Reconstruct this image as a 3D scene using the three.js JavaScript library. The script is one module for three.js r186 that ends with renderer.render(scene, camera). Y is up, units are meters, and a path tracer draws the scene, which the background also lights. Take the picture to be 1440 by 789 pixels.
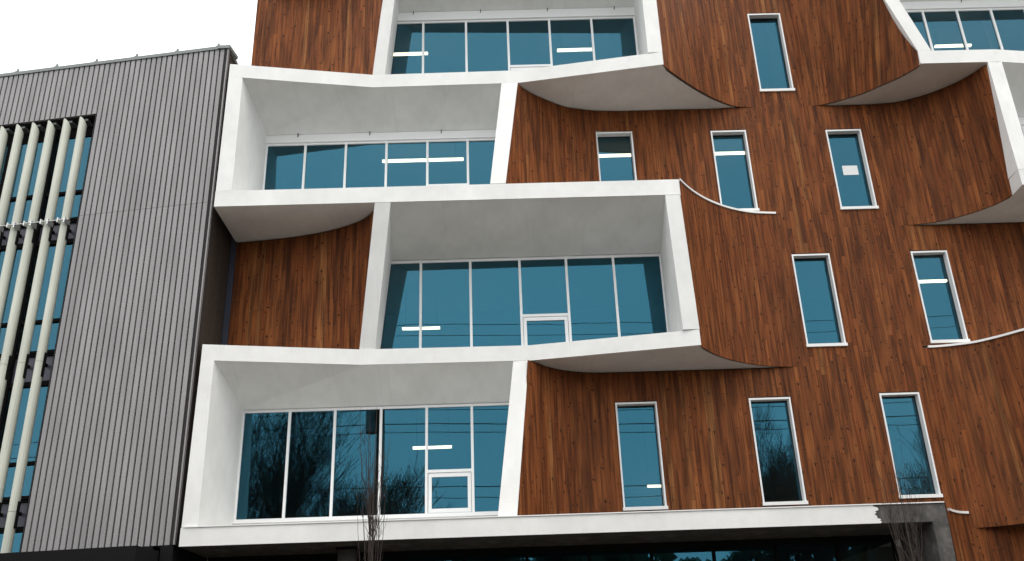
import * as THREE from 'three';
import { mergeGeometries } from 'three/addons/utils/BufferGeometryUtils.js';
import { RectAreaLightUniformsLib } from 'three/addons/lights/RectAreaLightUniformsLib.js';
RectAreaLightUniformsLib.init();

// ───────────── camera, sky, sun, exposure ─────────────
const scene = new THREE.Scene();
const camera = new THREE.PerspectiveCamera(33.78, 1024 / 561, 0.1, 600);
{
  const [pitch, roll, yaw] = [23.54, -2.058, -0.991].map(THREE.MathUtils.degToRad);
  const fwd = new THREE.Vector3(-Math.sin(yaw) * Math.cos(pitch), Math.sin(pitch), -Math.cos(yaw) * Math.cos(pitch));
  const right = new THREE.Vector3(Math.cos(yaw), 0, -Math.sin(yaw));
  const up = new THREE.Vector3().crossVectors(right, fwd);
  const r2 = right.clone().multiplyScalar(Math.cos(roll)).addScaledVector(up, Math.sin(roll));
  const u2 = up.clone().multiplyScalar(Math.cos(roll)).addScaledVector(right, -Math.sin(roll));
  camera.position.set(0, 1.65, 22.4);
  camera.quaternion.setFromRotationMatrix(new THREE.Matrix4().makeBasis(r2, u2, fwd.clone().negate()));
}
scene.add(camera);
function rng(seed) { let s = seed >>> 0; return () => { s = (s + 0x6D2B79F5) | 0; let t = Math.imul(s ^ (s >>> 15), 1 | s); t = (t + Math.imul(t ^ (t >>> 7), 61 | t)) ^ t; return ((t ^ (t >>> 14)) >>> 0) / 4294967296; }; }
const hash = (x, y, z = 0) => { let h = Math.imul(x | 0, 374761393) ^ Math.imul(y | 0, 668265263) ^ Math.imul(z | 0, 2147483647); h = Math.imul(h ^ (h >>> 13), 1274126177); return ((h ^ (h >>> 16)) >>> 0) / 4294967296; };
function vnoise(x, y, px = 0, py = 0, s = 0) {            // value noise, periodic if px, py are given
  const xi = Math.floor(x), yi = Math.floor(y), fx = x - xi, fy = y - yi, u = fx * fx * (3 - 2 * fx), v = fy * fy * (3 - 2 * fy);
  const w = (a, p) => (p ? ((a % p) + p) % p : a);
  const h = (a, b) => hash(w(a, px), w(b, py), s);
  return (h(xi, yi) * (1 - u) + h(xi + 1, yi) * u) * (1 - v) + (h(xi, yi + 1) * (1 - u) + h(xi + 1, yi + 1) * u) * v;
}
{
  // an even white overcast with broad soft cloud, the same all round
  const w = 512, h = 256, d = new Float32Array(w * h * 4);
  for (let j = 0; j < h; j++) for (let i = 0; i < w; i++) {
    const el = (0.5 - (j + 0.5) / h) * Math.PI, k = 4 * ((h - 1 - j) * w + i);
    const c = 0.55 * vnoise(i / 64, j / 24, 8, 0, 1) + 0.3 * vnoise(i / 32, j / 12, 16, 0, 2) + 0.15 * vnoise(i / 16, j / 7, 32, 0, 3);
    const L = el > 0 ? 1.62 * (0.78 + 0.44 * c) : 0.25;
    d[k] = L * 0.975; d[k + 1] = L * 0.995; d[k + 2] = L * 1.01; d[k + 3] = 1;
  }
  const sky = new THREE.DataTexture(d, w, h, THREE.RGBAFormat, THREE.FloatType);
  sky.mapping = THREE.EquirectangularReflectionMapping; sky.magFilter = sky.minFilter = THREE.LinearFilter; sky.wrapS = THREE.RepeatWrapping; sky.needsUpdate = true;
  scene.background = sky; scene.environment = sky;
}
const sun = new THREE.DirectionalLight(0xfff3e2, 0.9);
sun.position.set(17, 58, 24); sun.target.position.set(2, 9, 0); sun.castShadow = true; sun.shadow.radius = 60;
sun.shadow.mapSize.set(2048, 2048); Object.assign(sun.shadow.camera, { left: -35, right: 35, top: 30, bottom: -30, near: 1, far: 120 });
scene.add(sun, sun.target);
const renderer = new THREE.WebGLRenderer({ antialias: true });
renderer.toneMapping = THREE.LinearToneMapping; renderer.toneMappingExposure = 1.1;
renderer.shadowMap.enabled = true; renderer.setSize(1024, 561);

// ───────────── helpers ─────────────
const V = (x, y, z) => new THREE.Vector3(x, y, z);
const lerp = (a, b, t) => a + (b - a) * t;
class GB {                                                // collects flat-shaded triangles; uv in metres
  constructor() { this.p = []; this.n = []; this.t = []; this.c = null; }
  tri(a, b, c, uv) {
    const n = V(0, 0, 0).crossVectors(b.clone().sub(a), c.clone().sub(a)); if (n.lengthSq() < 1e-14) return this; n.normalize();
    const ax = Math.abs(n.x), ay = Math.abs(n.y), az = Math.abs(n.z);
    [a, b, c].forEach((v, i) => {
      this.p.push(v.x, v.y, v.z); this.n.push(n.x, n.y, n.z);
      if (uv) this.t.push(...uv[i]); else if (ay > ax && ay > az) this.t.push(v.x, v.z); else if (ax > az) this.t.push(v.z, v.y); else this.t.push(v.x, v.y);
    });
    return this;
  }
  quad(a, b, c, d, uv) { this.tri(a, b, c, uv && [uv[0], uv[1], uv[2]]); return this.tri(a, c, d, uv && [uv[0], uv[2], uv[3]]); }
  hexa(b, t) {                                            // b, t: four corners each, same order round
    const ctr = [...b, ...t].reduce((s, v) => s.add(v), V(0, 0, 0)).multiplyScalar(1 / 8);
    const face = (q) => { const n = V(0, 0, 0).crossVectors(q[2].clone().sub(q[0]), q[3].clone().sub(q[1])), m = q[0].clone().add(q[2]).multiplyScalar(0.5).sub(ctr); this.quad(...(n.dot(m) >= 0 ? q : q.reverse())); };
    face([...b]); face([...t]); for (let i = 0; i < 4; i++) { const j = (i + 1) % 4; face([b[i], b[j], t[j], t[i]]); }
    return this;
  }
  box(x0, x1, y0, y1, z0, z1) { const r = (y) => [V(x0, y, z0), V(x1, y, z0), V(x1, y, z1), V(x0, y, z1)]; return this.hexa(r(y0), r(y1)); }
  prism(plan, y0, y1) {                                   // plan: [x, z] points, any order of winding
    let pts = plan.map(([x, z]) => new THREE.Vector2(x, -z)); if (THREE.ShapeUtils.isClockWise(pts)) pts = pts.reverse();
    for (const [a, b, c] of THREE.ShapeUtils.triangulateShape(pts, [])) {
      const q = (i, y) => V(pts[i].x, y, -pts[i].y);
      this.tri(q(a, y1), q(b, y1), q(c, y1)); this.tri(q(c, y0), q(b, y0), q(a, y0));
    }
    for (let i = 0; i < pts.length; i++) { const a = pts[i], b = pts[(i + 1) % pts.length]; this.quad(V(a.x, y0, -a.y), V(b.x, y0, -b.y), V(b.x, y1, -b.y), V(a.x, y1, -a.y)); }
    return this;
  }
  tube(path, radii, sides = 6, cap = true) {              // tapered tube along points
    const rings = path.map((p, i) => {
      const d = (path[Math.min(i + 1, path.length - 1)]).clone().sub(path[Math.max(i - 1, 0)]).normalize();
      const a = V(0, 0, 0).crossVectors(d, Math.abs(d.y) < 0.9 ? V(0, 1, 0) : V(1, 0, 0)).normalize(), b = V(0, 0, 0).crossVectors(d, a);
      const r = Array.isArray(radii) ? radii[i] : radii;
      return Array.from({ length: sides }, (_, k) => { const t = (k / sides) * 2 * Math.PI; return p.clone().addScaledVector(a, r * Math.cos(t)).addScaledVector(b, r * Math.sin(t)); });
    });
    for (let i = 0; i + 1 < rings.length; i++) for (let k = 0; k < sides; k++) { const m = (k + 1) % sides; this.quad(rings[i][k], rings[i][m], rings[i + 1][m], rings[i + 1][k]); }
    if (cap) for (const [r, f] of [[rings[0], 1], [rings[rings.length - 1], 0]]) for (let k = 1; k + 1 < sides; k++) f ? this.tri(r[0], r[k + 1], r[k]) : this.tri(r[0], r[k], r[k + 1]);
    return this;
  }
  geo() {
    const g = new THREE.BufferGeometry();
    g.setAttribute('position', new THREE.Float32BufferAttribute(this.p, 3)); g.setAttribute('normal', new THREE.Float32BufferAttribute(this.n, 3)); g.setAttribute('uv', new THREE.Float32BufferAttribute(this.t, 2));
    if (this.c) g.setAttribute('color', new THREE.Float32BufferAttribute(this.c, 3));
    return g;
  }
  build(name, material, parent = scene) { return mesh(name, this.geo(), material, parent); }
}
function mesh(name, geo, material, parent = scene) { const m = new THREE.Mesh(geo, material); m.name = name; m.castShadow = m.receiveShadow = true; parent.add(m); return m; }
const taken = {};
function numbered(name) { const n = (taken[name] = (taken[name] ?? -1) + 1); return n ? `${name}_${String(n).padStart(3, '0')}` : name; }
function tag(o, label, category, group, kind) { o.userData = { label, category }; if (group) o.userData.group = group; if (kind) o.userData.kind = kind; return o; }
function structure(o, label, category) { o.userData = { label, category, kind: 'structure' }; return o; }
function group(name, parent, pos = [0, 0, 0]) { const g = new THREE.Group(); g.name = parent === scene ? numbered(name) : name; g.position.set(...pos); parent.add(g); return g; }
function curve(pts) {                                     // monotone cubic through [x, z] points
  const n = pts.length, d = [], m = [];
  for (let i = 0; i + 1 < n; i++) d.push((pts[i + 1][1] - pts[i][1]) / (pts[i + 1][0] - pts[i][0]));
  for (let i = 0; i < n; i++) { const a = d[i - 1], b = d[i]; m.push(a === undefined ? b : b === undefined ? a : a * b <= 0 ? 0 : 2 * a * b / (a + b)); }
  return (x) => {
    if (x <= pts[0][0]) return pts[0][1]; if (x >= pts[n - 1][0]) return pts[n - 1][1];
    let i = 0; while (x > pts[i + 1][0]) i++;
    const h = pts[i + 1][0] - pts[i][0], t = (x - pts[i][0]) / h, t2 = t * t, t3 = t2 * t;
    return (2 * t3 - 3 * t2 + 1) * pts[i][1] + (t3 - 2 * t2 + t) * h * m[i] + (3 * t2 - 2 * t3) * pts[i + 1][1] + (t3 - t2) * h * m[i + 1];
  };
}

// ───────────── materials ─────────────
function texture(w, h, fn, srgb = true, repeat = [1, 1]) {  // fn(x, y) -> [r, g, b] in 0..1
  const d = new Uint8Array(w * h * 4);
  for (let y = 0; y < h; y++) for (let x = 0; x < w; x++) { const c = fn(x, y), k = 4 * (y * w + x); for (let i = 0; i < 3; i++) d[k + i] = Math.max(0, Math.min(255, Math.round(c[i] * 255))); d[k + 3] = 255; }
  const t = new THREE.DataTexture(d, w, h, THREE.RGBAFormat); t.wrapS = t.wrapT = THREE.RepeatWrapping; t.magFilter = THREE.LinearFilter; t.minFilter = THREE.LinearMipmapLinearFilter; t.generateMipmaps = true;
  if (srgb) t.colorSpace = THREE.SRGBColorSpace; t.repeat.set(...repeat); t.needsUpdate = true; return t;
}
const BW = 0.118, COLS = 8, BOARD_LEN = 5;
const woodMap = (() => {                                    // eight boards of cedar side by side, five metres long
  const w = 512, h = 2048, R = rng(77), cols = [];
  for (let c = 0; c < COLS; c++) {
    const knots = []; const nk = 4 + Math.floor(R() * 8);
    for (let k = 0; k < nk; k++) knots.push([0.15 + 0.7 * R(), R() * h, 0.05 + 0.16 * R() * R(), 4 + 14 * R() * R(), 0.2 + 0.6 * R()]);
    const cuts = [R() * h, R() * h].sort((a, b) => a - b), tones = [0.9 + 0.2 * R(), 0.9 + 0.2 * R()], warm = [R(), R()];
    cols.push({ knots, cuts, tones, warm, ring: R() * 40 });
  }
  return texture(w, h, (x, y) => {
    const c = cols[Math.floor(x / 64)], u = (x % 64) / 64, seg = y > c.cuts[0] && y < c.cuts[1] ? 0 : 1;
    let dist = 0, dark = 0;
    for (const [ku, ky, kr, kh, ks] of c.knots) { let dy = Math.abs(y - ky); dy = Math.min(dy, h - dy); const q = Math.hypot((u - ku) / kr, dy / kh); if (q < 4) dist += Math.exp(-q * q * 0.35) * 0.6; if (q < 2) dark = Math.max(dark, ks * Math.min(1, (2 - q) / 1.3)); }
    const wav = vnoise(u * 3 + c.ring, y * 11 / h, 0, 11, 5) * 2.2 + dist;
    const ring = 0.5 + 0.5 * Math.sin((u * 5 + wav + c.ring) * 6.283);
    const fine = vnoise(x * 0.9, y * 26 / h, 0, 26, 6), mid = vnoise(u * 4 + c.ring * 3, y * 9 / h, 0, 9, 8), blot = vnoise(u * 1.2 + c.ring * 7, y * 8 / h, 0, 8, 9);
    const streak = vnoise(x / 5 + c.ring, y * 6 / h, 0, 6, 10);
    let v = c.tones[seg] * (0.8 + 0.1 * ring + 0.22 * (fine - 0.5) + 0.3 * (mid - 0.5) + 0.36 * (blot - 0.5) - 0.35 * Math.max(0, streak - 0.62)) * (1 - dark);
    const joint = Math.min(Math.abs(y - c.cuts[0]), Math.abs(y - c.cuts[1])); if (joint < 1.5) v *= 0.4;
    v = Math.max(0.1, v) * 1.02; const wr = c.warm[seg];
    return [v, v * (0.93 + 0.06 * wr), v * (0.88 + 0.1 * wr)];
  });
})();
const woodBump = (() => texture(256, 1024, (x, y) => { const v = 0.5 + 0.35 * (vnoise(x * 0.5, y / 22, 128, 47, 21) - 0.5) + 0.3 * (vnoise(x * 0.2, y / 70, 52, 15, 22) - 0.5); return [v, v, v]; }, false))();
const paintMap = texture(1024, 1024, (x, y) => {
  const a = vnoise(x / 128, y / 128, 8, 8, 31), b = vnoise(x / 32, y / 40, 32, 0, 32), c = vnoise(x / 3, y / 3, 0, 0, 33), s = vnoise(x / 10, y / 220, 102, 5, 34);
  const v = 0.945 + 0.045 * (a - 0.5) + 0.025 * (b - 0.5) + 0.022 * (c - 0.5) - 0.02 * Math.max(0, s - 0.8) / 0.2;
  return [v, v, v * 0.995];
}, true, [0.2, 0.2]);
const paintBump = texture(512, 512, (x, y) => { const v = 0.5 + 0.5 * (vnoise(x / 3, y / 3, 171, 171, 41) - 0.5) + 0.4 * (vnoise(x / 60, y / 60, 9, 9, 42) - 0.5); return [v, v, v]; }, false, [1, 1]);
const concreteMap = texture(512, 512, (x, y) => {
  const a = vnoise(x / 64, y / 64, 8, 8, 51), b = vnoise(x / 17, y / 20, 30, 0, 52), c = vnoise(x / 3, y / 3, 0, 0, 53); let v = 0.55 + 0.2 * (a - 0.5) + 0.12 * (b - 0.5) + 0.1 * (c - 0.5); if (b > 0.88) v += 0.05; return [v, v * 0.985, v * 0.96];
}, true, [0.5, 0.5]);
const metalMap = texture(256, 1024, (x, y) => { const a = vnoise(x / 40, y / 130, 6, 8, 61), b = vnoise(x / 5, y / 60, 51, 17, 62), v = 0.93 + 0.09 * (a - 0.5) + 0.05 * (b - 0.5); return [v, v, v]; }, true, [0.5, 0.12]);
const ripple = texture(256, 256, (x, y) => { const v = 0.5 + 0.7 * (vnoise(x / 32, y / 32, 8, 8, 71) - 0.5) + 0.3 * (vnoise(x / 64, y / 64, 4, 4, 72) - 0.5); return [v, v, v]; }, false, [0.23, 0.19]);
const M = {
  paint: new THREE.MeshStandardMaterial({ color: new THREE.Color().setRGB(0.9, 0.9, 0.89), map: paintMap, roughness: 0.62, bumpMap: paintBump, bumpScale: 0.002 }),
  frame: new THREE.MeshStandardMaterial({ color: new THREE.Color().setRGB(0.84, 0.85, 0.85), roughness: 0.42 }),
  wood: new THREE.MeshPhysicalMaterial({ color: 0xffffff, map: woodMap, vertexColors: true, roughness: 0.7, specularIntensity: 0.4, bumpMap: woodBump, bumpScale: 0.002 }),
  dark_sheathing: new THREE.MeshStandardMaterial({ color: new THREE.Color().setRGB(0.09, 0.042, 0.02), roughness: 0.95 }),
  glass: new THREE.MeshPhysicalMaterial({ color: new THREE.Color().setRGB(0.17, 0.2, 0.185), transmission: 1, thickness: 0.014, roughness: 0.0, ior: 1.98, specularColor: new THREE.Color().setRGB(0.16, 0.66, 0.98), bumpMap: ripple, bumpScale: 0.0008 }),
  gasket: new THREE.MeshStandardMaterial({ color: new THREE.Color().setRGB(0.02, 0.022, 0.022), roughness: 0.6 }),
  concrete: new THREE.MeshStandardMaterial({ color: new THREE.Color().setRGB(0.3, 0.295, 0.29), map: concreteMap, roughness: 0.9, bumpMap: concreteMap, bumpScale: 0.004 }),
  room: new THREE.MeshStandardMaterial({ color: new THREE.Color().setRGB(0.5, 0.5, 0.48), roughness: 0.95 }),
  flashing: new THREE.MeshStandardMaterial({ color: new THREE.Color().setRGB(0.84, 0.84, 0.83), roughness: 0.45 }),
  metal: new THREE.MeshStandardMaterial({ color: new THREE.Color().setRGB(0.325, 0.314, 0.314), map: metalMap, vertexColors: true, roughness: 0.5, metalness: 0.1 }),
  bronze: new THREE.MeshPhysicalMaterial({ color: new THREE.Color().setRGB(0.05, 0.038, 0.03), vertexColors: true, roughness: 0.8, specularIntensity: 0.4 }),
  metalGap: new THREE.MeshStandardMaterial({ color: new THREE.Color().setRGB(0.022, 0.02, 0.022), roughness: 0.9 }),
  coping: new THREE.MeshStandardMaterial({ color: new THREE.Color().setRGB(0.2, 0.22, 0.215), roughness: 0.5, metalness: 0.2 }),
  fin: new THREE.MeshStandardMaterial({ color: new THREE.Color().setRGB(0.66, 0.68, 0.59), map: metalMap, roughness: 0.42 }),
  darkFrame: new THREE.MeshPhysicalMaterial({ color: new THREE.Color().setRGB(0.01, 0.01, 0.0105), roughness: 0.9, specularIntensity: 0.25 }),
  spandrel: new THREE.MeshStandardMaterial({ color: new THREE.Color().setRGB(0.1, 0.098, 0.14), roughness: 0.35 }),
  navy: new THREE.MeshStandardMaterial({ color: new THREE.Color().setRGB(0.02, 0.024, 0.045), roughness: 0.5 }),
  steel: new THREE.MeshStandardMaterial({ color: new THREE.Color().setRGB(0.6, 0.61, 0.6), roughness: 0.35, metalness: 0.7 }),
  bark: new THREE.MeshStandardMaterial({ color: new THREE.Color().setRGB(0.055, 0.043, 0.034), roughness: 0.95 }),
  twig: new THREE.MeshStandardMaterial({ color: new THREE.Color().setRGB(0.04, 0.027, 0.022), roughness: 0.9 }),
  pole: new THREE.MeshStandardMaterial({ color: new THREE.Color().setRGB(0.07, 0.05, 0.035), roughness: 0.95 }),
  cable: new THREE.MeshStandardMaterial({ color: new THREE.Color().setRGB(0.012, 0.012, 0.012), roughness: 0.6 }),
  paper: new THREE.MeshStandardMaterial({ color: new THREE.Color().setRGB(0.82, 0.83, 0.82), roughness: 0.9 }),
  lamp: new THREE.MeshStandardMaterial({ color: 0xffffff, emissive: 0xfff2dc, emissiveIntensity: 9, roughness: 0.6 }),
  lampBody: new THREE.MeshStandardMaterial({ color: new THREE.Color().setRGB(0.6, 0.6, 0.6), roughness: 0.5 }),
};

// ───────────── the ground ─────────────
{
  const asphalt = new THREE.MeshStandardMaterial({ color: new THREE.Color().setRGB(0.11, 0.11, 0.11), map: concreteMap, roughness: 0.9 });
  const paving = new THREE.MeshStandardMaterial({ color: new THREE.Color().setRGB(0.46, 0.39, 0.31), map: concreteMap, roughness: 0.9 });
  const grassy = new THREE.MeshStandardMaterial({ color: new THREE.Color().setRGB(0.16, 0.17, 0.09), map: concreteMap, roughness: 1 });
  structure(new GB().box(-250, 250, -0.5, -0.02, -250, 250).build('ground', grassy), 'open ground reaching out to the horizon', 'ground');
  structure(new GB().box(-120, 120, -0.3, 0, 10.2, 19).build('road', asphalt), 'asphalt street running along the front of both buildings', 'road');
  structure(new GB().box(-120, 120, -0.3, 0.13, -9, 10.2).build('pavement', paving), 'pale concrete pavement in front of the buildings', 'pavement');
  const far = structure(new GB().box(-120, 120, -0.3, 0.13, 19, 25).build('pavement', paving), 'pale concrete pavement on the far side of the street', 'pavement'); far.name = 'pavement_001';
}

// ───────────── the wood-clad building ─────────────
const house = tag(group('timber_building', scene), 'cedar-clad building with angular white concrete window bays and curving walls', 'building');
const T2 = 4.95, B2 = 4.56, B3 = 8.80, T3 = 9.19, B4 = 12.72, T4 = 13.16, B5 = 16.65, T5 = 17.06, B6 = 21.0, T6 = 21.42;
const C = {                                                // plan curves of the cladding: top and bottom edge of each storey
  f2t: [[0.35, 1.5], [0.78, 1.11], [1.18, 0.63], [1.73, 0.24], [2.47, 0.02], [3, 0], [11.05, 0], [12, 0.22], [12.46, 0.57], [12.92, 1.09], [13.5, 1.75], [14, 1.95]],
  f2b: [[-0.1, 2.5], [0.27, 1.93], [0.75, 1.1], [1.3, 0.45], [1.9, 0.1], [2.6, 0], [11, 0], [11.6, 0.2], [12.2, 0.6], [12.8, 1.2], [13.4, 1.8], [14, 1.95]],
  f3lt: [[-6.94, 0.1], [-5.62, 0.3], [-4.63, 0.57], [-3.62, 1.08], [-3.19, 1.53], [-2.95, 1.97], [-2.6, 2.6]],
  f3lb: [[-6.94, 0.1], [-5.6, 0.22], [-4.6, 0.42], [-3.9, 0.72], [-3.4, 1.13], [-2.8, 1.8]],
  f3t: [[4.2, 2.8], [4.67, 2.0], [5.15, 1.34], [5.73, 0.77], [6.39, 0.33], [7.03, 0.08], [7.6, 0]],
  f3b: [[4.3, 2.5], [4.73, 1.86], [5.31, 1.11], [5.96, 0.56], [6.77, 0.15], [7.5, 0]],
  f4t: [[0.3, 2.0], [0.71, 1.45], [1.05, 1.05], [1.56, 0.63], [2.18, 0.25], [3.21, 0.03], [4, 0], [10.5, 0], [11.45, 0.05], [12.16, 0.31], [12.78, 0.77], [13.17, 1.25], [13.46, 1.81], [13.9, 2.7]],
  f4b: [[-0.1, 2.7], [0.28, 2.08], [0.8, 1.3], [1.5, 0.6], [2.2, 0.22], [3.2, 0.02], [4, 0], [11, 0], [11.81, 0.13], [12.43, 0.46], [13.08, 1.12], [13.41, 1.92], [13.8, 2.8]],
  f5lt: [[-6.94, 0.1], [-5.4, 0.28], [-4.4, 0.6], [-3.6, 1.1], [-2.9, 1.72], [-2.4, 2.3]],
  f5lb: [[-6.94, 0.1], [-5.6, 0.25], [-4.6, 0.5], [-3.9, 0.85], [-3.26, 1.38], [-2.6, 2.1]],
  f5t: [[4.2, 2.75], [4.63, 2.05], [5.23, 1.4], [5.82, 0.85], [6.42, 0.4], [7.11, 0.05], [7.6, 0], [8.85, 0], [9.3, 0.41], [9.78, 0.93], [10.12, 1.37], [10.38, 1.83], [10.8, 2.5]],
  f5b: [[4.2, 2.75], [4.61, 2.09], [4.88, 1.79], [5.23, 1.43], [5.82, 0.88], [6.42, 0.41], [7.11, 0.05], [7.7, 0], [9.2, 0], [10.28, 0.42], [10.9, 0.94], [11.33, 1.38], [11.63, 1.83], [12, 2.5]],
  f1: [[9.3, 2.5], [9.66, 1.95], [10.05, 1.1], [10.5, 0.4], [10.95, 0.06], [11.3, 0]],
};
for (const k in C) { C[k + 'Points'] = C[k]; C[k] = curve(C[k]); }
const along = (fn, x0, x1, n, off) => Array.from({ length: n + 1 }, (_, i) => { const x = lerp(x0, x1, i / n), s = (fn(x + 0.01) - fn(x - 0.01)) / 0.02, l = Math.hypot(1, s); return [x + s / l * off, fn(x) - off / l]; });

// floor slabs: white concrete plates whose edges are the fascias and whose undersides are the soffits
const BACK = -9, IN = 0.09;
function slab(front, y0, y1, x0 = front[0][0], x1 = front[front.length - 1][0]) { return new GB().prism([...front, [x1, BACK], [x0, BACK]], y0, y1).build('floor_slab', M.paint, house); }
slab([[-6.97, 1.87], [-3.34, 1.17], [0.74, 1.11], [4.75, 1.88], [4.79, 1.72], ...along(C.f3b, 4.9, 7.6, 14, IN), [18, -IN]], B3, T3);
slab([[-6.97, 2.12], [4.64, 2.08], [4.7, 1.9], ...along(C.f3t, 4.85, 7.6, 14, IN), ...along(C.f4b, 10.9, 13.22, 14, IN), [13.27, 2.1], [18, 2.05]], B4, T4 - 0.006);
slab([[-6.97, 2.06], [-3.23, 1.42], [0.75, 1.46], [4.6, 2.12], [4.66, 1.94], ...along(C.f5b, 4.78, 7.7, 14, IN), ...along(C.f5b, 9.1, 11.55, 14, IN), [11.62, 1.87], [13.75, 1.86], [18, 1.3]], B5, T5);
slab([[-6.97, 0.05], [-3, 1.7], [-2.92, 1.74], [4.64, 2.08], ...along(C.f5t, 4.8, 7.6, 12, IN), ...along(C.f5t, 8.8, 10.3, 12, IN), [10.4, 1.87], [18, 1.86]], B6, T6);
{ // first-floor slab: raw concrete, painted white on its front up to the unfinished corner
  const s = new GB().prism([[-6.97, 2.0], [9.61, 2.0], [9.61, BACK], [-6.97, BACK]], B2, T2).build('floor_slab', M.concrete, house);
  s.userData.label = 'bare grey concrete slab edge left unpainted at its corner';
  const R = rng(5), e = []; for (let i = 0; i <= 14; i++) e.push([8.12 + 0.09 * (R() - 0.5) + 0.05 * Math.sin(i * 0.7) - 0.06 * i / 14, lerp(B2 - 0.001, T2 + 0.001, i / 14)]);
  const g = new GB(); for (let i = 0; i < 14; i++) g.hexa([V(-6.972, e[i][1], 2.001), V(e[i][0], e[i][1], 2.001), V(e[i][0], e[i][1], 2.006), V(-6.972, e[i][1], 2.006)], [V(-6.972, e[i + 1][1], 2.001), V(e[i + 1][0], e[i + 1][1], 2.001), V(e[i + 1][0], e[i + 1][1], 2.006), V(-6.972, e[i + 1][1], 2.006)]);
  g.build('fascia_paint', M.paint, house).userData.label = 'white paint coat ending in a ragged brushed edge';
  new GB().hexa([V(9.2, 0.13, 2.0), V(9.56, 0.13, 2.0), V(9.56, 0.13, 0.1), V(9.2, 0.13, 0.1)], [V(9.28, B2 - 0.002, 2.0), V(9.61, B2 - 0.002, 2.0), V(9.61, B2 - 0.002, 0.1), V(9.28, B2 - 0.002, 0.1)]).build('corner_post', M.concrete, house).userData.label = 'raw grey concrete corner post beside the cedar wall';
  new GB().box(-3.72, -3.34, 0.13, B2 - 0.06, 0.75, 1.13).build('column', M.concrete, house);
  new GB().box(-3.76, -3.3, B2 - 0.06, B2 - 0.002, 0.71, 1.17).build('column_cap', M.darkFrame, house);
  new GB().box(-6.9, 9.6, T2 + 0.003, T2 + 0.025, 1.6, 2.03).build('ledge_flashing', M.flashing, house);
}
// white drip flashings over the ledges where a storey below stands proud
for (const [fn, x0, x1, y, zb] of [[C.f3t, 4.66, 7.66, T4, -0.005], [C.f2t, 11.0, 14, T3 - 0.005, -0.005], [C.f1, 10.3, 11.05, T2 + 0.04, -0.005]]) {
  const out = along(fn, x0, x1, 26, -0.035);
  new GB().prism([...out, [out[out.length - 1][0], -0.02], [x0 + 0.9 > x1 ? x0 : x0, -0.02]], y, y + 0.055).build('ledge_flashing', M.flashing, house);
}

// narrow windows: [x0, x1, y0, y1]
const openings = { f2: [[2.85, 3.9, 5.36, 8.02], [6.2, 7.26, 5.37, 8.03], [9.5, 10.52, 5.43, 8.05]], f3: [[7.89, 8.92, 9.33, 11.96], [11.1, 12.09, 9.33, 11.95]], f4: [[2.91, 3.96, 13.3, 15.95], [6.18, 7.2, 13.29, 15.9], [9.46, 10.48, 13.26, 15.83]], f5: [[7.79, 8.79, 17.18, 20.01]], none: [] };
for (const list of Object.values(openings)) for (const [x0, x1, y0, y1] of list) {
  const w = group('narrow_window', house, [x0, y0, 0]), W = x1 - x0, H = y1 - y0, c = 0.046, d = -0.2;
  const bar = (name, a, b, e, f, z0, z1, m) => new GB().box(a, b, e, f, z0, z1).build(name, m, w);
  bar('casing', 0.006, c, 0.006, H - 0.03, d, 0.016, M.frame); bar('casing', W - c, W - 0.006, 0.006, H - 0.03, d, 0.016, M.frame);
  bar('casing', c, W - c, H - 0.03 - c, H - 0.03, d, 0.01, M.frame); bar('sill', -0.012, W + 0.02, -0.03, 0.05, d, 0.045, M.flashing);
  bar('gasket', c, c + 0.016, 0.06, H - 0.09, d, d + 0.035, M.gasket); bar('gasket', W - c - 0.016, W - c, 0.06, H - 0.09, d, d + 0.035, M.gasket); bar('gasket', c, W - c, H - 0.1, H - 0.081, d, d + 0.04, M.gasket);
  bar('pane', c + 0.001, W - c - 0.001, 0.051, H - 0.082, d + 0.006, d + 0.02, M.glass);
}

// cedar cladding: every board a mesh of its own, laid along the plan curves
const flush = [[7.75, 10.9], [7.75, 10.9], [7.75, 9.1]];     // where two storeys run through in one plane: above f2, f3, f4
const jointAt = (k, i) => (k === 0 ? 9.0 : k === 1 ? 12.95 : 16.85) + (hash(i, 7 + k) - 0.5) * 2.4;
function clip(poly, a, b, keepRight) {                       // keep the side of line a (bottom) to b (top)
  const side = ([x, y]) => { const xl = lerp(a[0], b[0], (y - a[1]) / (b[1] - a[1])); return keepRight ? x - xl : xl - x; }, out = [];
  for (let i = 0; i < poly.length; i++) { const p = poly[i], q = poly[(i + 1) % poly.length], s = side(p), t = side(q); if (s >= 0) out.push(p); if ((s > 0) !== (t > 0) && s !== t && s * t < 0) { const k = s / (s - t); out.push([lerp(p[0], q[0], k), lerp(p[1], q[1], k)]); } }
  return out;
}
const boards = [], ALL = Object.values(openings).flat();
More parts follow.
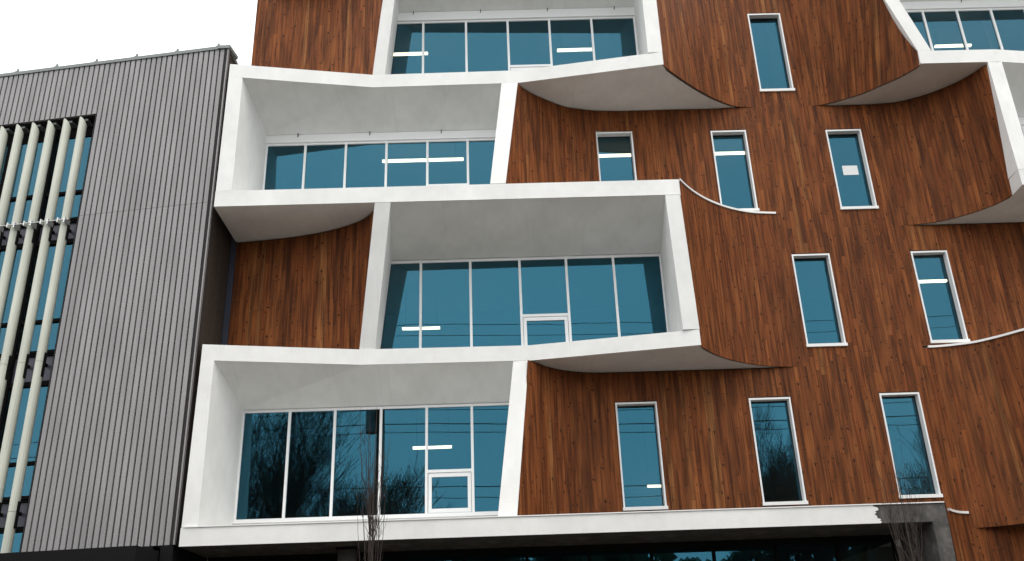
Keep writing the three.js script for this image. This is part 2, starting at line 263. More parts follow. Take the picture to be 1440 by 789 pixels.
function woodWall(o) {                                       // o: top, bot curves; y0, y1 levels for the curves; range(i, x) -> [yb, yt]; left, right edges; holes
  // continuous dark sheathing sheet behind the board faces, seen in joints and top gaps
  const wall = group('timber_wall', house), sheath = new GB(), R = rng(o.seed);
  const z = (x, y) => lerp(o.bot(x), o.top(x), (y - o.y0) / (o.y1 - o.y0));
  const slope = (x) => 0.5 * ((o.bot(x + 0.03) - o.bot(x - 0.03)) + (o.top(x + 0.03) - o.top(x - 0.03))) / 0.06;
  const xs = [8.5]; const far = (x) => Math.hypot(1, slope(x));
  while (xs[xs.length - 1] < o.x1) { const x = xs[xs.length - 1]; xs.push(x + BW / far(x + 0.03)); }
  let idx0 = 0; while (xs[0] > o.x0) { xs.unshift(xs[0] - BW / far(xs[0] - 0.03)); idx0--; }
  for (let k = 0; k + 1 < xs.length; k++) {
    const a = xs[k], b = xs[k + 1], i = idx0 + k; if (b < o.x0 || a > o.x1) continue;
    const xm = (a + b) / 2, [yb, yt] = o.range(i, xm), s = slope(xm), l = Math.hypot(1, s), gap = 0.0026 / l;
    const cut = (x0, x1, gapTop = 0) => {
      let rects = [[x0, x1, yb, yt]];
      for (const [hx0, hx1, hy0, hy1] of o.holes) rects = rects.flatMap(([p, q, r, t]) => {
        if (q <= hx0 || p >= hx1 || t <= hy0 || r >= hy1) return [[p, q, r, t]];
        const out = []; if (t > hy1) out.push([p, q, Math.max(hy1, r), t]); if (r < hy0) out.push([p, q, r, Math.min(hy0, t)]);
        const u = Math.max(r, hy0), v = Math.min(t, hy1); if (p < hx0) out.push([p, hx0, u, v]); if (q > hx1) out.push([hx1, q, u, v]); return out;
      });
      if (gapTop) rects = rects.map(([p, q, u, t]) => [p, q, u, t > yt - 1e-6 ? Math.max(u + 0.01, t - gapTop) : t]);
      return rects.map(([p, q, r, t]) => { let poly = [[p, r], [q, r], [q, t], [p, t]]; if (o.left) poly = clip(poly, ...o.left, true); if (o.right && poly.length) poly = clip(poly, ...o.right, false); return poly; }).filter((p) => p.length > 2);
    };
    const n = V(-s / l, 0, 1 / l), col = Math.floor(R() * COLS), v0 = R(), proud = (R() - 0.5) * 0.004;
    const at = ([x, y], d) => V(x, y, z(x, y)).addScaledVector(n, d);
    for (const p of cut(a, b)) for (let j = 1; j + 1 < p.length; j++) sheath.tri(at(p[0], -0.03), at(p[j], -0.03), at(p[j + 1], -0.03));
    const g = new GB(), uv = ([x, y]) => [(col + 0.04 + 0.92 * (x - a) / (b - a)) / COLS, y / BOARD_LEN + v0]; let area = 0;
    for (const p of cut(a + gap, b - gap, o.soffitGap && o.soffitGap(xm) ? 0.035 : 0.0001)) {
      const f = p.map((q) => at(q, proud)), e = p.map((q) => at(q, -0.022)), t = p.map(uv);
      for (let j = 1; j + 1 < p.length; j++) { g.tri(f[0], f[j], f[j + 1], [t[0], t[j], t[j + 1]]); area += Math.abs((p[j][0] - p[0][0]) * (p[j + 1][1] - p[0][1]) - (p[j + 1][0] - p[0][0]) * (p[j][1] - p[0][1])) / 2; }
      for (let j = 0; j < p.length; j++) { const m = (j + 1) % p.length; g.quad(e[j], e[m], f[m], f[j], [t[j], t[m], t[m], t[j]]); }
    }
    if (!g.p.length) continue;
    const r = R(), k1 = 0.77 + 0.25 * R();                   // stain tone of this board
    const tone = r < 0.05 ? [0.31, 0.125, 0.04] : r < 0.2 ? [0.2, 0.063, 0.018] : r < 0.5 ? [0.275, 0.092, 0.026] : [0.24, 0.077, 0.0215];
    g.c = []; for (let j = 0; j < g.p.length / 3; j++) g.c.push(tone[0] * k1, tone[1] * k1, tone[2] * k1);
    boards.push({ wall, geo: g.geo(), show: area * l * (o.weight ?? 1) });
  }
  sheath.build('dark_sheathing', M.dark_sheathing, wall);
}
woodWall({ seed: 2, top: C.f2t, bot: C.f2b, y0: T2, y1: B3, x0: 0.2, x1: 13.9, holes: ALL, left: [[0.28, T2], [0.7, B3]], soffitGap: (x) => x < 6.9,
  range: (i, x) => [x > 9.66 ? (x < 11 ? T2 + 0.1 : 4.66) : T2 + 0.015, x < 7.75 ? B3 - 0.004 : x < 10.9 ? jointAt(0, i) - 0.003 : T3 - 0.006] });
woodWall({ seed: 3, top: C.f3lt, bot: C.f3lb, y0: T3, y1: B4, x0: -6.93, x1: -2.9, holes: [], right: [[-3.4, T3], [-2.99, B4]], soffitGap: () => true, range: () => [T3 + 0.004, B4 - 0.004] });
woodWall({ seed: 4, top: C.f3t, bot: C.f3b, y0: B3, y1: T4, x0: 4.6, x1: 16.5, holes: ALL, left: [[4.76, B3], [4.65, T4]], soffitGap: (x) => x > 11.4,
  range: (i, x) => [x < 7.75 ? B3 - 0.012 : x < 10.9 ? jointAt(0, i) + 0.003 : T3 + 0.05, x < 7.75 ? T4 - 0.006 : x < 10.9 ? jointAt(1, i) - 0.003 : B4 - 0.004] });
woodWall({ seed: 6, top: C.f4t, bot: C.f4b, y0: B4, y1: B5, x0: 0.2, x1: 13.5, holes: ALL, left: [[0.28, T4], [0.71, B5]], soffitGap: (x) => x < 6.6 || x > 9.7, right: [[13.27, B4], [13.45, B5]],
  range: (i, x) => [x < 7.75 ? T4 + 0.004 : x < 10.9 ? jointAt(1, i) + 0.003 : B4 - 0.012, x < 7.75 ? B5 - 0.004 : x < 9.1 ? jointAt(2, i) - 0.003 : B5 - 0.004] });
woodWall({ seed: 8, top: C.f5lt, bot: C.f5lb, y0: T5, y1: B6, x0: -6.93, x1: -2.8, holes: [], right: [[-3.26, T5], [-2.85, B6]], range: () => [T5 + 0.004, B6 - 0.004], weight: 0.55 });
woodWall({ seed: 9, top: C.f5t, bot: C.f5b, y0: B5, y1: B6, x0: 4.5, x1: 11.6, holes: ALL, left: [[4.61, B5], [4.64, B6]], right: [[11.64, B5 + 0.3], [10.39, B6]],
  range: (i, x) => [x > 7.75 && x < 9.1 ? jointAt(2, i) + 0.003 : B5 - 0.012, B6 - 0.004], weight: 0.5 });
woodWall({ seed: 10, top: C.f1, bot: C.f1, y0: 0, y1: T2, x0: 9.68, x1: 15, holes: [], range: (i, x) => [0.15, x < 11 ? T2 + 0.03 : 4.662], weight: 0.1 });
boards.sort((a, b) => b.show - a.show);
const rest = new Map();
boards.forEach((b, i) => { if (i < 300) mesh('board', b.geo, M.wood, b.wall); else { if (!rest.has(b.wall)) rest.set(b.wall, []); rest.get(b.wall).push(b.geo); } });
for (const [wall, list] of rest) mesh('boards', mergeGeometries(list), M.wood, wall).userData.kind = 'stuff';

// window bays: posts, sloping soffit, sill and glazing in each white frame
function bay(o) {
  const g = group('window_bay', house), S = o.sill, Hd = o.head, zg = 0;
  for (const p of o.posts) new GB().hexa(p.bottom.map(([x, z]) => V(x, o.y0 + 0.012, z)), p.top.map(([x, z]) => V(x, o.y1 - 0.002, z))).build('post', M.paint, g);
  // soffit: folded sheet from the slab's front edge down to the window head
  const so = new GB(), F = o.front.map(([x, z]) => V(x, o.y1 - 0.004, z - 0.01)), hl = V(o.xl, Hd + 0.01, 0.09), hr = V(o.xr, Hd + 0.01, 0.09);
  if (F.length === 3) { so.tri(F[0], hl, F[1]); so.quad(F[1], hl, hr, F[2]); } else so.quad(F[0], hl, hr, F[1]);
  so.build('soffit', M.paint, g);
  const si = new GB(); si.hexa([V(o.sl, o.y0 + 0.004, 0.1), V(o.sr, o.y0 + 0.004, 0.1), V(o.sr, o.y0 + 0.004, o.sz), V(o.sl, o.y0 + 0.004, o.sz)], [V(o.sl, S - 0.13, 0.1), V(o.sr, S - 0.13, 0.1), V(o.sr, o.y0 + 0.03, o.sz), V(o.sl, o.y0 + 0.03, o.sz)]); si.build('sill', M.paint, g);
  new GB().box(o.xl, o.xr, o.y0 + 0.01, S - 0.05, -0.1, 0.085).build('apron', M.frame, g);
  new GB().box(o.xl - 0.005, o.xr + 0.005, S - 0.05, S - 0.02, -0.1, 0.16).build('apron_flashing', M.flashing, g);
  const top = Hd - (o.header ?? 0);
  if (o.header) {
    new GB().box(o.xl, o.xr, top + 0.004, Hd, -0.1, 0.1).build('header', M.frame, g);
    for (let x = o.xl + 0.9; x < o.xr; x += 2.02) new GB().tube([V(x, Hd - 0.08, 0.1), V(x + 0.015, Hd - 0.02, 0.14), V(x, Hd + 0.05, 0.12)], 0.012, 5).build('hook', M.gasket, g);
  }
  new GB().box(o.xl, o.xr, Hd, Hd + 0.6, -0.12, 0.06).build('lintel', M.frame, g);
  const bar = (name, a, b, e, f, z0 = -0.07, z1 = 0.05) => new GB().box(a, b, e, f, z0, z1).build(name, M.frame, g), w = 0.032;
  bar('rail', o.xl, o.xr, top - 0.06, top); bar('rail', o.xl, o.xr, S - 0.018, S + 0.055); bar('rail', o.xl, o.xl + 0.06, S + 0.055, top - 0.06); bar('rail', o.xr - 0.06, o.xr, S + 0.055, top - 0.06);
  const xs = [o.xl + 0.06 - w, ...o.mullions, o.xr - 0.06 + w];
  o.mullions.forEach((x) => bar('mullion', x - w, x + w, S + 0.055, top - 0.06));
  const pane = (a, b, e, f, z = zg) => new GB().box(a, b, e, f, z - 0.007, z + 0.007).build('pane', M.glass, g);
  for (let i = 0; i + 1 < xs.length; i++) {
    const a = xs[i] + w, b = xs[i + 1] - w; let y = S + 0.055;
    if (i === o.vent) {
      const vt = S + 1.05; bar('transom', a, b, vt - 0.03, vt + 0.04);
      const fr = 0.095, e = S + 0.065, f = vt - 0.04; const sash = new GB().box(a + 0.012, a + fr, e, f, -0.05, 0.03).box(b - fr, b - 0.012, e, f, -0.05, 0.03).box(a + fr, b - fr, e, e + fr, -0.05, 0.03).box(a + fr, b - fr, f - fr, f, -0.05, 0.03); sash.build('vent_sash', M.frame, g);
      pane(a + fr + 0.001, b - fr - 0.001, e + fr + 0.001, f - fr - 0.001, -0.012); y = vt + 0.04;
    }
    pane(a + 0.001, b - 0.001, y + 0.001, top - 0.061);
  }
}
const P = (of, inf, ib, ob) => [of, inf, ib, ob];
bay({ y0: T2, y1: B3, head: 8.07, sill: 5.36, xl: -6.42, xr: 0.34, sl: -6.62, sr: -0.05, sz: 1.93, vent: 4, mullions: [-5.24, -4.12, -2.98, -1.85, -0.73], front: [[-6.68, 1.83], [-3.34, 1.17], [0.36, 1.11]],
  posts: [{ top: P([-6.97, 1.87], [-6.68, 1.82], [-6.4, 0.05], [-6.97, 0.05]), bottom: P([-6.97, 1.97], [-6.62, 1.97], [-6.4, 0.05], [-6.97, 0.05]) }, { top: P([0.7, 1.115], [0.33, 1.105], [0.3, 0.055], [0.72, 0.055]), bottom: P([0.28, 1.97], [-0.14, 1.97], [-0.1, 0.055], [0.3, 0.055]) }] });
bay({ y0: T3, y1: B4, head: 12.04, sill: 9.33, xl: -3.1, xr: 4.4, sl: -3.0, sr: 4.36, sz: 1.0, vent: 3, mullions: [-2.02, -0.71, 0.6, 1.84, 3.1], front: [[-2.7, 2.1], [4.28, 2.07]],
  posts: [{ top: P([-2.99, 2.1], [-2.6, 2.1], [-2.74, 0.055], [-3.0, 0.055]), bottom: P([-3.4, 1.14], [-3.02, 1.14], [-3.07, 0.055], [-3.4, 0.055]) }, { top: P([4.63, 2.075], [4.26, 2.075], [4.38, 0.055], [4.7, 0.055]), bottom: P([4.76, 1.87], [4.37, 1.87], [4.36, 0.055], [4.8, 0.055]) }] });
bay({ y0: T4, y1: B5, head: 16.05, sill: 13.27, xl: -6.41, xr: 0.3, sl: -6.58, sr: 0, sz: 2.0, vent: 4, header: 0.25, mullions: [-5.29, -4.15, -3.01, -1.86, -0.73], front: [[-6.64, 2.03], [-3.23, 1.42], [0.34, 1.455]],
  posts: [{ top: P([-6.97, 2.06], [-6.62, 2.0], [-6.39, 0.05], [-6.97, 0.05]), bottom: P([-6.97, 2.1], [-6.57, 2.1], [-6.38, 0.05], [-6.97, 0.05]) }, { top: P([0.71, 1.46], [0.27, 1.455], [0.22, 0.055], [0.73, 0.055]), bottom: P([0.28, 2.09], [-0.11, 2.09], [-0.08, 0.055], [0.3, 0.055]) }] });
bay({ y0: T5, y1: B6, head: 20.27, sill: 17.2, xl: -3.2, xr: 4.38, sl: -3.0, sr: 4.3, sz: 1.35, vent: 3, header: 0.3, mullions: [-2.0, -0.72, 0.53, 1.78, 3.05], front: [[-2.66, 1.74], [4.25, 2.06]],
  posts: [{ top: P([-2.85, 1.75], [-2.52, 1.76], [-2.68, 0.055], [-2.85, 0.055]), bottom: P([-3.26, 1.41], [-2.92, 1.41], [-3.02, 0.055], [-3.26, 0.055]) }, { top: P([4.63, 2.075], [4.25, 2.06], [4.37, 0.055], [4.66, 0.055]), bottom: P([4.61, 2.11], [4.23, 2.08], [4.36, 0.055], [4.64, 0.055]) }] });
bay({ y0: T5, y1: B6, head: 20.22, sill: 17.2, xl: 11.4, xr: 17.9, sl: 12.2, sr: 17.8, sz: 1.25, vent: -1, header: 0.28, mullions: [12.08, 13.11, 14.15, 15.19, 16.23, 17.27], front: [[10.78, 1.86], [17.9, 1.85]],
  posts: [{ top: P([10.39, 1.86], [10.81, 1.86], [11.2, 0.055], [10.4, 0.055]), bottom: P([11.63, 1.86], [12, 1.86], [12.3, 0.055], [11.6, 0.055]) }] });
bay({ y0: T4, y1: B5, head: 16.0, sill: 13.27, xl: 14, xr: 17.9, sl: 13.9, sr: 17.8, sz: 1.9, vent: -1, header: 0.25, mullions: [15.1, 16.2, 17.1], front: [[13.8, 1.85], [17.9, 1.3]],
  posts: [{ top: P([13.45, 1.86], [13.84, 1.85], [14.1, 0.055], [13.5, 0.055]), bottom: P([13.28, 2.09], [13.68, 2.08], [14.1, 0.055], [13.3, 0.055]) }] });

// ground-floor glazing under the first slab, and the closed rooms behind
{
  const g = group('storefront', house);
  new GB().box(-6.9, 9.2, B2 - 0.14, B2 - 0.003, -0.1, 0.12).build('header_panel', M.darkFrame, g);
  const xs = []; for (let x = -6.8; x < 9.2; x += 1.46) xs.push(x); xs.push(9.15);
  xs.forEach((x) => new GB().box(x - 0.035, x + 0.035, 0.14, B2 - 0.14, -0.06, 0.06).build('mullion', M.darkFrame, g));
  for (let i = 0; i + 1 < xs.length; i++) new GB().box(xs[i] + 0.036, xs[i + 1] - 0.036, 0.15, B2 - 0.141, -0.007, 0.007).build('pane', M.glass, g);
  new GB().box(-6.96, 18, 0.14, T6 - 0.01, BACK - 0.3, BACK - 0.002).build('back_wall', M.room, house);
  for (const [x, a, b] of [[-6.955, 0.14, B2 - 0.002], [-6.955, T2 + 0.002, B3 - 0.002], [-6.955, T3 + 0.002, B4 - 0.002], [-6.955, T4 + 0.002, B5 - 0.002], [-6.955, T5 + 0.002, B6 - 0.002], [17.8, T2, B3 - 0.002], [17.8, T3 + 0.002, B4 - 0.002], [17.8, T4 + 0.002, B5 - 0.002], [17.8, T5 + 0.002, B6 - 0.002]])
    new GB().box(x, x + 0.15, a, b, BACK, 0.04).build('side_wall', M.room, house);
  for (const [a, b] of [[T2, B3], [T3, B4], [T4, B5], [T5, B6]]) new GB().box(-6.8, 17.8, a + 0.002, b - 0.002, -5.6, -5.45).build('inner_wall', M.room, house);
  for (const [x, a, b] of [[1.5, T2, B3], [5, T3, B4], [1.6, T4, B5], [5.2, T5, B6], [10.7, T5, B6]]) new GB().box(x, x + 0.12, a + 0.002, b - 0.002, -5.45, -0.3).build('partition', M.room, house);
  for (const [x, z] of [[9.0, -1.6], [16.2, -1.6], [-0.2, -4.6]]) new GB().tube([V(x, T5 + 0.002, z), V(x, B6 - 0.002, z)], 0.24, 20).build('inner_column', M.room, house);
  new GB().prism([...along(C.f2b, 11, 13.9, 14, 0.03), [13.9, -0.1], [11, -0.1]], 4.665, 4.69).build('soffit', M.dark_sheathing, house);  // closing plate under the overhang; its dark colour stands in for the shade there
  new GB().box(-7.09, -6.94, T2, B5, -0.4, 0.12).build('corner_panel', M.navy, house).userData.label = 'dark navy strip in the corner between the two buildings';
}

// ───────────── lamps and a notice seen through the glass ─────────────
for (const [x0, x1, y, z, label, low] of [
  [-2.43, -1.36, 7.6, -2.4, 'lit strip lamp seen through the lowest big window, above the small vent sash'],
  [4.2, 4.62, 6.8, -4.7, 'small lit strip lamp low in the lowest narrow window beside the slanted white post'],
  [-2.9, -1.75, 11.5, -3.55, 'lit strip lamp in the window bay whose vent sash stands in its middle'],
  [11.89, 12.72, 11.7, -1.55, 'lit strip lamp in the narrow window just above the curved white ledge strip'],
  [-3.31, -0.89, 15.96, -1.29, 'long lit strip lamp crossing three panes under the folded white soffit'],
  [3.0, 4.4, 16.1, -1.55, 'lit strip lamp in the short narrow window cut off by the white ledge'],
  [6.4, 7.9, 16.1, -1.6, 'lit strip lamp in the narrow window touched by the curving white ledge'],
  [-3.25, -1.99, 20.1, -1.65, 'lit strip lamp in the highest wide window, beside its left jamb post'],
  [2.11, 3.29, 20.1, -1.66, 'lit strip lamp in the highest wide window, beside the deep white jamb'],
  [14.4, 15.6, 20.15, -2.0, 'lit strip lamp in the highest window bay past the splayed white post'],
]) {
  const xm = (x0 + x1) / 2, L = x1 - x0, g = tag(group('strip_lamp', scene, [xm, y, z]), label, 'lamp', 'strip lamps in the rooms');
  new GB().box(-L / 2, L / 2, 0.012, 0.07, -0.05, 0.05).build('housing', M.lampBody, g);
  new GB().box(-L / 2 + 0.01, L / 2 - 0.01, -0.05, 0.011, -0.045, 0.045).build('tube', M.lamp, g);
  for (const s of [-0.4, 0.4]) new GB().box(s * L - 0.006, s * L + 0.006, 0.07, (y < 9 ? B3 : y < 13 ? B4 : y < 17 ? B5 : B6) - y - 0.002, -0.006, 0.006).build('rod', M.gasket, g);
  const light = new THREE.RectAreaLight(0xfff0d8, 1.6, L - 0.02, 0.09); light.position.set(0, -0.056, 0); light.rotation.x = -Math.PI / 2; g.add(light);
}
tag(new GB().box(9.81, 10.24, 14.42, 14.72, -0.178, -0.175).build('paper_notice', M.paper), 'blank white sheet of paper taped to the glass of a narrow window', 'paper');
tag(new GB().box(-0.38, -0.12, 14.38, 14.78, -0.05, -0.046).build('paper_sheet', M.paper), 'small pale sheet low in the big window, half behind a slanted white post', 'paper');

// ───────────── the grey metal building ─────────────
{
  const PHI = THREE.MathUtils.degToRad(8.733), g = tag(group('metal_building', scene, [-7.1, 0, 1.9]), 'grey ribbed metal building with tall cream sunshade fins and teal glass', 'building');
  g.rotation.y = -PHI;
  const TOP = 17.8, BOT = 4.62, PW = 0.152, GW = 0.042, JOINT = 12.98, R = rng(31), oR = -3.6, oT = 16.08, LEFT = -13;
  const wall = group('metal_wall', g);
  const panel = (x0, x1, y0, y1, parent = wall, m = M.metal) => { const b = new GB().box(x0, x1, y0, y1, -0.06, 0), k = 0.93 + 0.14 * R(); b.c = []; for (let i = 0; i < b.p.length / 3; i++) b.c.push(k, k, k * 1.005); return b.build('panel', m, parent); };
  for (let i = 0; ; i++) {
    const b = i === 0 ? -0.004 : -0.085 - (i - 1) * PW - GW, a = i === 0 ? -0.085 : b - (PW - GW); if (b < LEFT) break;
    if (a > oR) { panel(a, b, BOT, JOINT - 0.004); panel(a, b, JOINT + 0.004, TOP - 0.1); }
    else if (b > oR) panel(Math.max(a, oR), b, oT, TOP - 0.1), b - oR > 0.02 && panel(oR, b, BOT, oT - 0.003);
    else panel(a, b, oT, TOP - 0.1);
  }
  new GB().box(oR, -0.01, BOT, TOP - 0.1, -0.15, -0.11).box(LEFT, oR - 0.002, oT, TOP - 0.1, -0.15, -0.11).build('backing', M.metalGap, wall);
  new GB().box(oR - 0.02, oR, BOT, oT, -0.6, 0.002).build('reveal', M.metalGap, wall);
  new GB().box(LEFT, oR - 0.02, oT - 0.03, oT - 0.001, -0.6, -0.022).build('reveal', M.metalGap, wall);
  const cop = new GB().box(LEFT, 0.03, TOP - 0.1, TOP, -0.5, 0.03).build('coping', M.coping, g);
  for (let u = -0.35; u > LEFT; u -= 1.19) new GB().box(u - 0.05, u + 0.05, TOP, TOP + 0.07, -0.12, -0.02).box(u - 0.02, u + 0.025, TOP + 0.07, TOP + 0.15, -0.09, -0.04).build('roof_clip', M.coping, cop);
  // return wall towards the timber building
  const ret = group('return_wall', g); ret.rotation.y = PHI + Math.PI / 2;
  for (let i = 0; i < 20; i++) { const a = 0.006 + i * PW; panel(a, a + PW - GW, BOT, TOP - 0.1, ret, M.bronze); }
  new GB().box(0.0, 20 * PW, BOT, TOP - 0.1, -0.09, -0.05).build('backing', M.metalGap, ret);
  new GB().box(-0.02, 20 * PW, TOP - 0.099, TOP - 0.001, -0.3, 0.02).build('coping', M.coping, ret);
  new GB().box(0.02, 20 * PW, 0.14, BOT - 0.005, -0.3, -0.03).build('base_wall', M.darkFrame, ret);
  // glazing behind the fins
  const cw = group('curtain_wall', g), ZG = -0.42;
  const levels = [[15.66, 13.93, 13.12], [12.42, 10.29, 9.47], [8.6, 6.72, 5.92], [5.15, 3.0, 2.2]], muls = []; for (let u = oR - 0.02; u > LEFT; u -= 1.3) muls.push(u);
  muls.forEach((u, i) => new GB().box(u - (i ? 0.09 : 0.05), u, 0.1, oT - 0.04, ZG - 0.08, ZG + 0.1).build('mullion', M.darkFrame, cw));
  new GB().box(LEFT, oR - 0.02, 15.66, oT - 0.04, ZG - 0.05, ZG + 0.04).build('head_panel', M.darkFrame, cw);
  levels.forEach(([h, t, s], k) => {
    const nextH = levels[k + 1]?.[0] ?? 1.4;
    for (let i = 0; i + 1 < muls.length && muls[i] > -9.5; i++) {
      const a = muls[i + 1] + 0.001, b = muls[i] - (i ? 0.091 : 0.051), pane = (y0, y1) => new GB().box(a, b, y0, y1, ZG - 0.007, ZG + 0.007).build('pane', M.glass, cw);
      pane(t + 0.041, h - 0.001); pane(s + 0.041, t - 0.041);
      new GB().box(a, b, nextH + 0.13, s - 0.105, ZG - 0.03, ZG + 0.01).build('spandrel', M.spandrel, cw);
    }
    for (const [y, e] of [[t, 0.04], [s, 0.04], [s - 0.085, 0.018], [nextH + 0.06, 0.06]]) new GB().box(LEFT, oR - 0.05, y - e, y + e, ZG - 0.06, ZG + 0.07).build('transom', M.darkFrame, cw);
  });
  // sunshade fins
  const shape = (r) => Array.from({ length: 14 }, (_, k) => { const t = k / 14 * 2 * Math.PI; return [0.098 * r * Math.cos(t), 0.13 * r * Math.sin(t)]; });
  for (let i = 0; i < 9; i++) {
    const u = -4.02 - 0.463 * i, f = group('sunshade_fin', g, [u, 0, -0.1]), b = new GB();
    const cuts = [4.3, 5.55, 9.1, 12.75, oT - 0.16];
    for (let k = 0; k + 1 < cuts.length; k++) { const s = shape(1), y0 = cuts[k] + 0.004, y1 = cuts[k + 1] - 0.004; for (let m = 0; m < 14; m++) { const n = (m + 1) % 14, yt = (q) => (k === 3 ? y1 + 0.1 * (q[1] / 0.13) - q[0] * 0.6 : y1); b.quad(V(s[n][0], y0, s[n][1]), V(s[m][0], y0, s[m][1]), V(s[m][0], yt(s[m]), s[m][1]), V(s[n][0], yt(s[n]), s[n][1])); if (m > 0 && n > 0) { b.tri(V(s[0][0], yt(s[0]), s[0][1]), V(s[n][0], yt(s[n]), s[n][1]), V(s[m][0], yt(s[m]), s[m][1])); b.tri(V(s[0][0], y0, s[0][1]), V(s[m][0], y0, s[m][1]), V(s[n][0], y0, s[n][1])); } } }
    b.build('blade', M.fin, f);
    for (const y of [12.75, 9.1, 5.55]) { new GB().box(0.092, 0.112, y - 0.36, y + 0.24, -0.06, 0.03).build('bracket', M.darkFrame, f); new GB().box(-0.02, 0.02, y - 0.04, y + 0.04, -0.28, -0.05).build('bracket', M.darkFrame, f); }
    new GB().box(-0.01, 0.12, oT - 0.12, oT - 0.06, -0.3, 0).build('bracket', M.coping, f);
    new GB().tube([V(-0.2315, 12.86, 0.19), V(0.2315, 12.86, 0.19)], 0.017, 7).box(-0.1, -0.07, 12.8, 12.93, 0.1, 0.215).box(0.09, 0.12, 12.78, 12.92, -0.02, 0.215).build('tie_rod', M.steel, f);
  }
  new GB().box(LEFT, -1.3, 0.12, TOP - 0.2, -4.3, -4).build('back_wall', M.room, g);
  for (const y of [5.3, 8.85, 12.45, 16.2]) new GB().box(LEFT, -1.3, y, y + 0.3, -4, ZG - 0.1).build('floor_plate', M.room, g);
  const can = group('canopy', g); new GB().box(LEFT, -0.33, 3.4, 4.5, 0.02, 0.95).build('fascia', M.darkFrame, can); new GB().box(LEFT, -0.5, 3.4, BOT - 0.004, -2.5, 0.0).build('soffit', M.darkFrame, can);
}

// ───────────── street trees, saplings, pole and wires ─────────────
function limb(out, p, d, len, r, depth, R, o) {                // recursive bare branches
  const n = depth > 3 ? 4 : 2, path = [p.clone()], rad = [r]; let q = p.clone(), dir = d.clone();
  for (let i = 1; i <= n; i++) { dir.add(V((R() - 0.5) * o.bend, (R() - 0.35) * o.bend * 0.8 + o.up, (R() - 0.5) * o.bend)).normalize(); q = q.clone().addScaledVector(dir, len / n); path.push(q); rad.push(Math.max(0.011, lerp(r, r * 0.6, i / n))); }
  out[depth > 2 ? 0 : 1].tube(path, rad, depth > 3 ? 6 : 3, false);
  if (depth <= 0) return;
  const k = o.fork(depth, R);
  for (let i = 0; i < k; i++) {
    const at = i === 0 ? n : Math.max(1, Math.round(lerp(n * 0.35, n, R()))), a = i * 2.4 + R() * 1.5, s = i === 0 ? o.spread * 0.45 : o.spread * (0.75 + 0.5 * R());
    const side = V(Math.cos(a), 0.15, Math.sin(a)); const nd = dir.clone().addScaledVector(side, s).normalize();
    limb(out, path[at].clone(), nd, len * (0.62 + 0.22 * R()), rad[at] * (i === 0 ? 0.9 : 0.62), depth - 1, R, o);
  }
}
function tree(x, z, h, seed, o, label, grp, name = 'bare_tree') {
  const t = tag(group(name, scene, [x, 0.02, z]), label, 'tree', grp), R = rng(seed), out = [new GB(), new GB()];
  limb(out, V(0, 0, 0), V(0, 1, 0), h * o.first, o.r ?? h * 0.02, o.depth, R, o);
  out[0].build('trunk', M.bark, t); const c = out[1].build('crown', M.twig, t); c.userData.label = 'bare winter twigs'; return t;
}
const broad = { depth: 7, bend: 0.32, up: 0.1, spread: 0.8, first: 0.29, fork: (d, R) => (d > 4 ? 4 : d > 3 ? 4 : 3) };
const upright = { depth: 7, bend: 0.22, up: 0.12, spread: 0.5, first: 0.28, fork: (d, R) => (d > 4 ? 4 : d > 3 ? 4 : 3) };
tree(-13.5, 32, 21, 11, broad, 'tall broad bare tree over the street, mirrored in the lowest big window', 'bare trees across the street');
tree(-9, 35, 17, 12, broad, 'bare tree beside the tallest one, mirrored behind the utility pole', 'bare trees across the street');
tree(-5.5, 33, 13, 13, broad, 'low bare tree mirrored under the lit strip lamp of the lowest big window', 'bare trees across the street');
tree(16.4, 32, 18, 14, upright, 'dense upright bare tree mirrored in the middle narrow window of the lowest row', 'bare trees across the street');
tree(28.2, 33, 20, 15, broad, 'wide bare tree whose branches are mirrored in the narrow window above the concrete corner', 'bare trees across the street');
{ // unseen evergreen belt added behind the camera to darken the storefront reflections
  const R = rng(91), g = new GB();
  for (let i = 0; i < 16000; i++) {
    const x = (R() - 0.5) * 190, top = 8.2 + 2.2 * vnoise(x / 7, 3, 0, 0, 92) + 1.2 * vnoise(x / 2.2, 9, 0, 0, 93), y = 0.1 + top * Math.pow(R(), 0.8), z = 46 + 5 * R() * (1 - 0.4 * y / top), a = R() * 6.28, s = 0.35 + 0.5 * R();
    const u = V(Math.cos(a), (R() - 0.5) * 0.8, Math.sin(a)).multiplyScalar(s), v = V((R() - 0.5) * 0.6, 1, (R() - 0.5) * 0.6).multiplyScalar(s * 0.8), p = V(x, y, z);
    g.tri(p.clone().sub(u), p.clone().add(u), p.clone().add(v)); g.tri(p.clone().sub(v), p.clone().add(u).multiplyScalar(1), p.clone().sub(u));
  }
  const b = g.build('added_evergreen_belt', new THREE.MeshStandardMaterial({ color: new THREE.Color().setRGB(0.05, 0.065, 0.03), roughness: 0.95 }));
  b.userData = { label: 'added belt of dark evergreens behind the camera, darkening the storefront reflections', category: 'added tree belt', kind: 'stuff' };
}
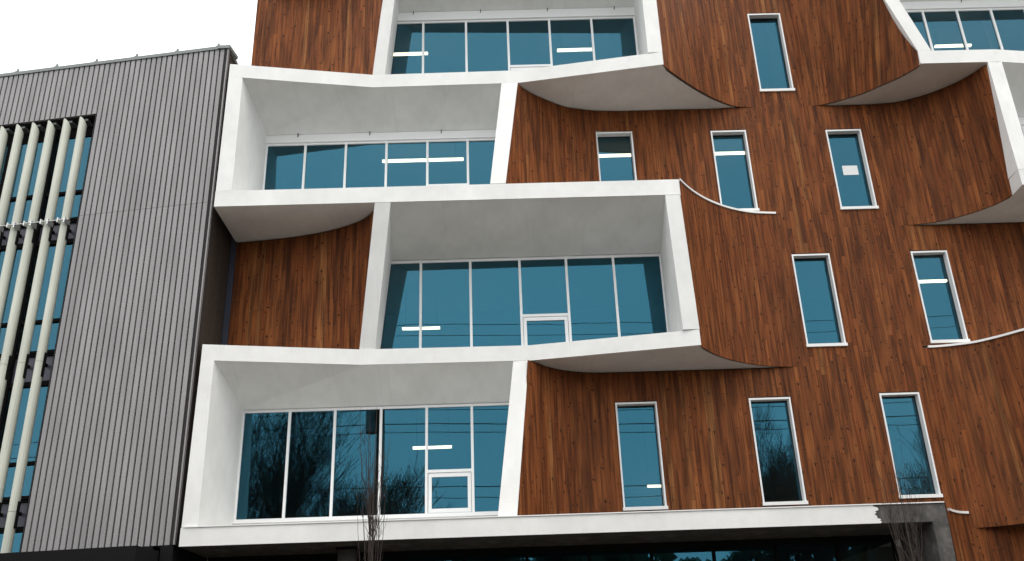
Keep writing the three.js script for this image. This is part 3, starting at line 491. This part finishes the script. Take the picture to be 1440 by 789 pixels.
// thin multi-stemmed saplings on the pavement
function sapling(x, z, h, seed, stems, label, fan) {
  const t = tag(group('sapling', scene, [x, 0.131, z]), label, 'sapling', 'bare saplings on the pavement'), R = rng(seed), tr = new GB(), tw = new GB();
  tr.tube([V(0, 0, 0), V(0.02, h * 0.35, 0), V(-0.01, h * 0.7, 0.01), V(0.015, h * 0.98, 0)], [0.03, 0.022, 0.012, 0.003], 7, false);
  for (let i = 0; i < stems; i++) {
    const a = R() * 6.28, y0 = h * (0.25 + 0.4 * R()), L = (h - y0) * (0.35 + 0.62 * R()), o = fan * (0.3 + 0.7 * R()), p = [V(0, y0, 0)], r = [0.007];
    for (let k = 1; k <= 5; k++) { const s = k / 5; p.push(V(Math.cos(a) * o * Math.sqrt(s) + (R() - 0.5) * 0.03, y0 + L * s, Math.sin(a) * o * Math.sqrt(s) + (R() - 0.5) * 0.03)); r.push(lerp(0.007, 0.0015, s)); }
    tw.tube(p, r, 4, false);
    for (let k = 0; k < 7; k++) { const j = 1 + Math.floor(R() * 4), b = p[j], a2 = R() * 6.28, l2 = 0.12 + 0.3 * R(); tw.tube([b, b.clone().add(V(Math.cos(a2) * l2 * 0.3, l2 * 0.5, Math.sin(a2) * l2 * 0.3)), b.clone().add(V(Math.cos(a2) * l2 * 0.4, l2, Math.sin(a2) * l2 * 0.4))], [0.0035, 0.0028, 0.001], 3, false); }
  }
  tr.build('stem', M.bark, t); tw.build('branches', M.twig, t);
}
sapling(-2.28, 6, 6.35, 41, 26, 'thin bare sapling in front of the lowest big window', 0.32);
sapling(6.98, 6, 5.4, 42, 22, 'bushy bare sapling in front of the unpainted concrete corner', 0.42);
{
  const p = tag(group('utility_pole', scene, [-5.6, 0.13, 19.5]), 'dark wooden utility pole with a transformer, mirrored in the lowest big window', 'pole');
  new GB().tube([V(0, 0, 0), V(0, 8, 0), V(0, 18.2, 0)], [0.24, 0.21, 0.16], 14).build('post', M.pole, p);
  new GB().box(-0.1, 0.1, 17.3, 17.5, -1.2, 1.2).build('crossarm', M.pole, p); new GB().box(-0.08, 0.08, 13.1, 13.3, -0.9, 0.3).build('crossarm', M.pole, p);
  new GB().tube([V(-0.42, 12.3, 0), V(-0.42, 13.6, 0)], 0.27, 16).build('transformer', M.coping, p);
  const wires = [[17.75, 0, 0.014, 'top'], [17.6, 1.1, 0.012, 'outer top'], [13.3, -0.8, 0.014, 'upper'], [12.85, 0, 0.02, 'thick'], [12.5, 0.2, 0.014, 'middle'], [9.95, 0.1, 0.018, 'low thick'], [9.45, 0, 0.014, 'lowest']];
  for (const [y, dz, r, which] of wires) {
    const pts = []; for (let i = 0; i <= 60; i++) { const s = i / 60 * 2 - 1, x = -5.6 + s * 80, m = ((x + 5.6) / 40 + 40) % 1; pts.push(V(x, y - 2.2 * m * (1 - m) * (y > 12 ? 0.6 : 0.5), 19.5 + dz)); }
    const c = new GB().tube(pts, r * 1.2, 5).build(numbered('overhead_cable'), M.cable); tag(c, `${which} overhead cable strung along the street past the utility pole`, 'cable', 'overhead cables');
  }
}
renderer.render(scene, camera);
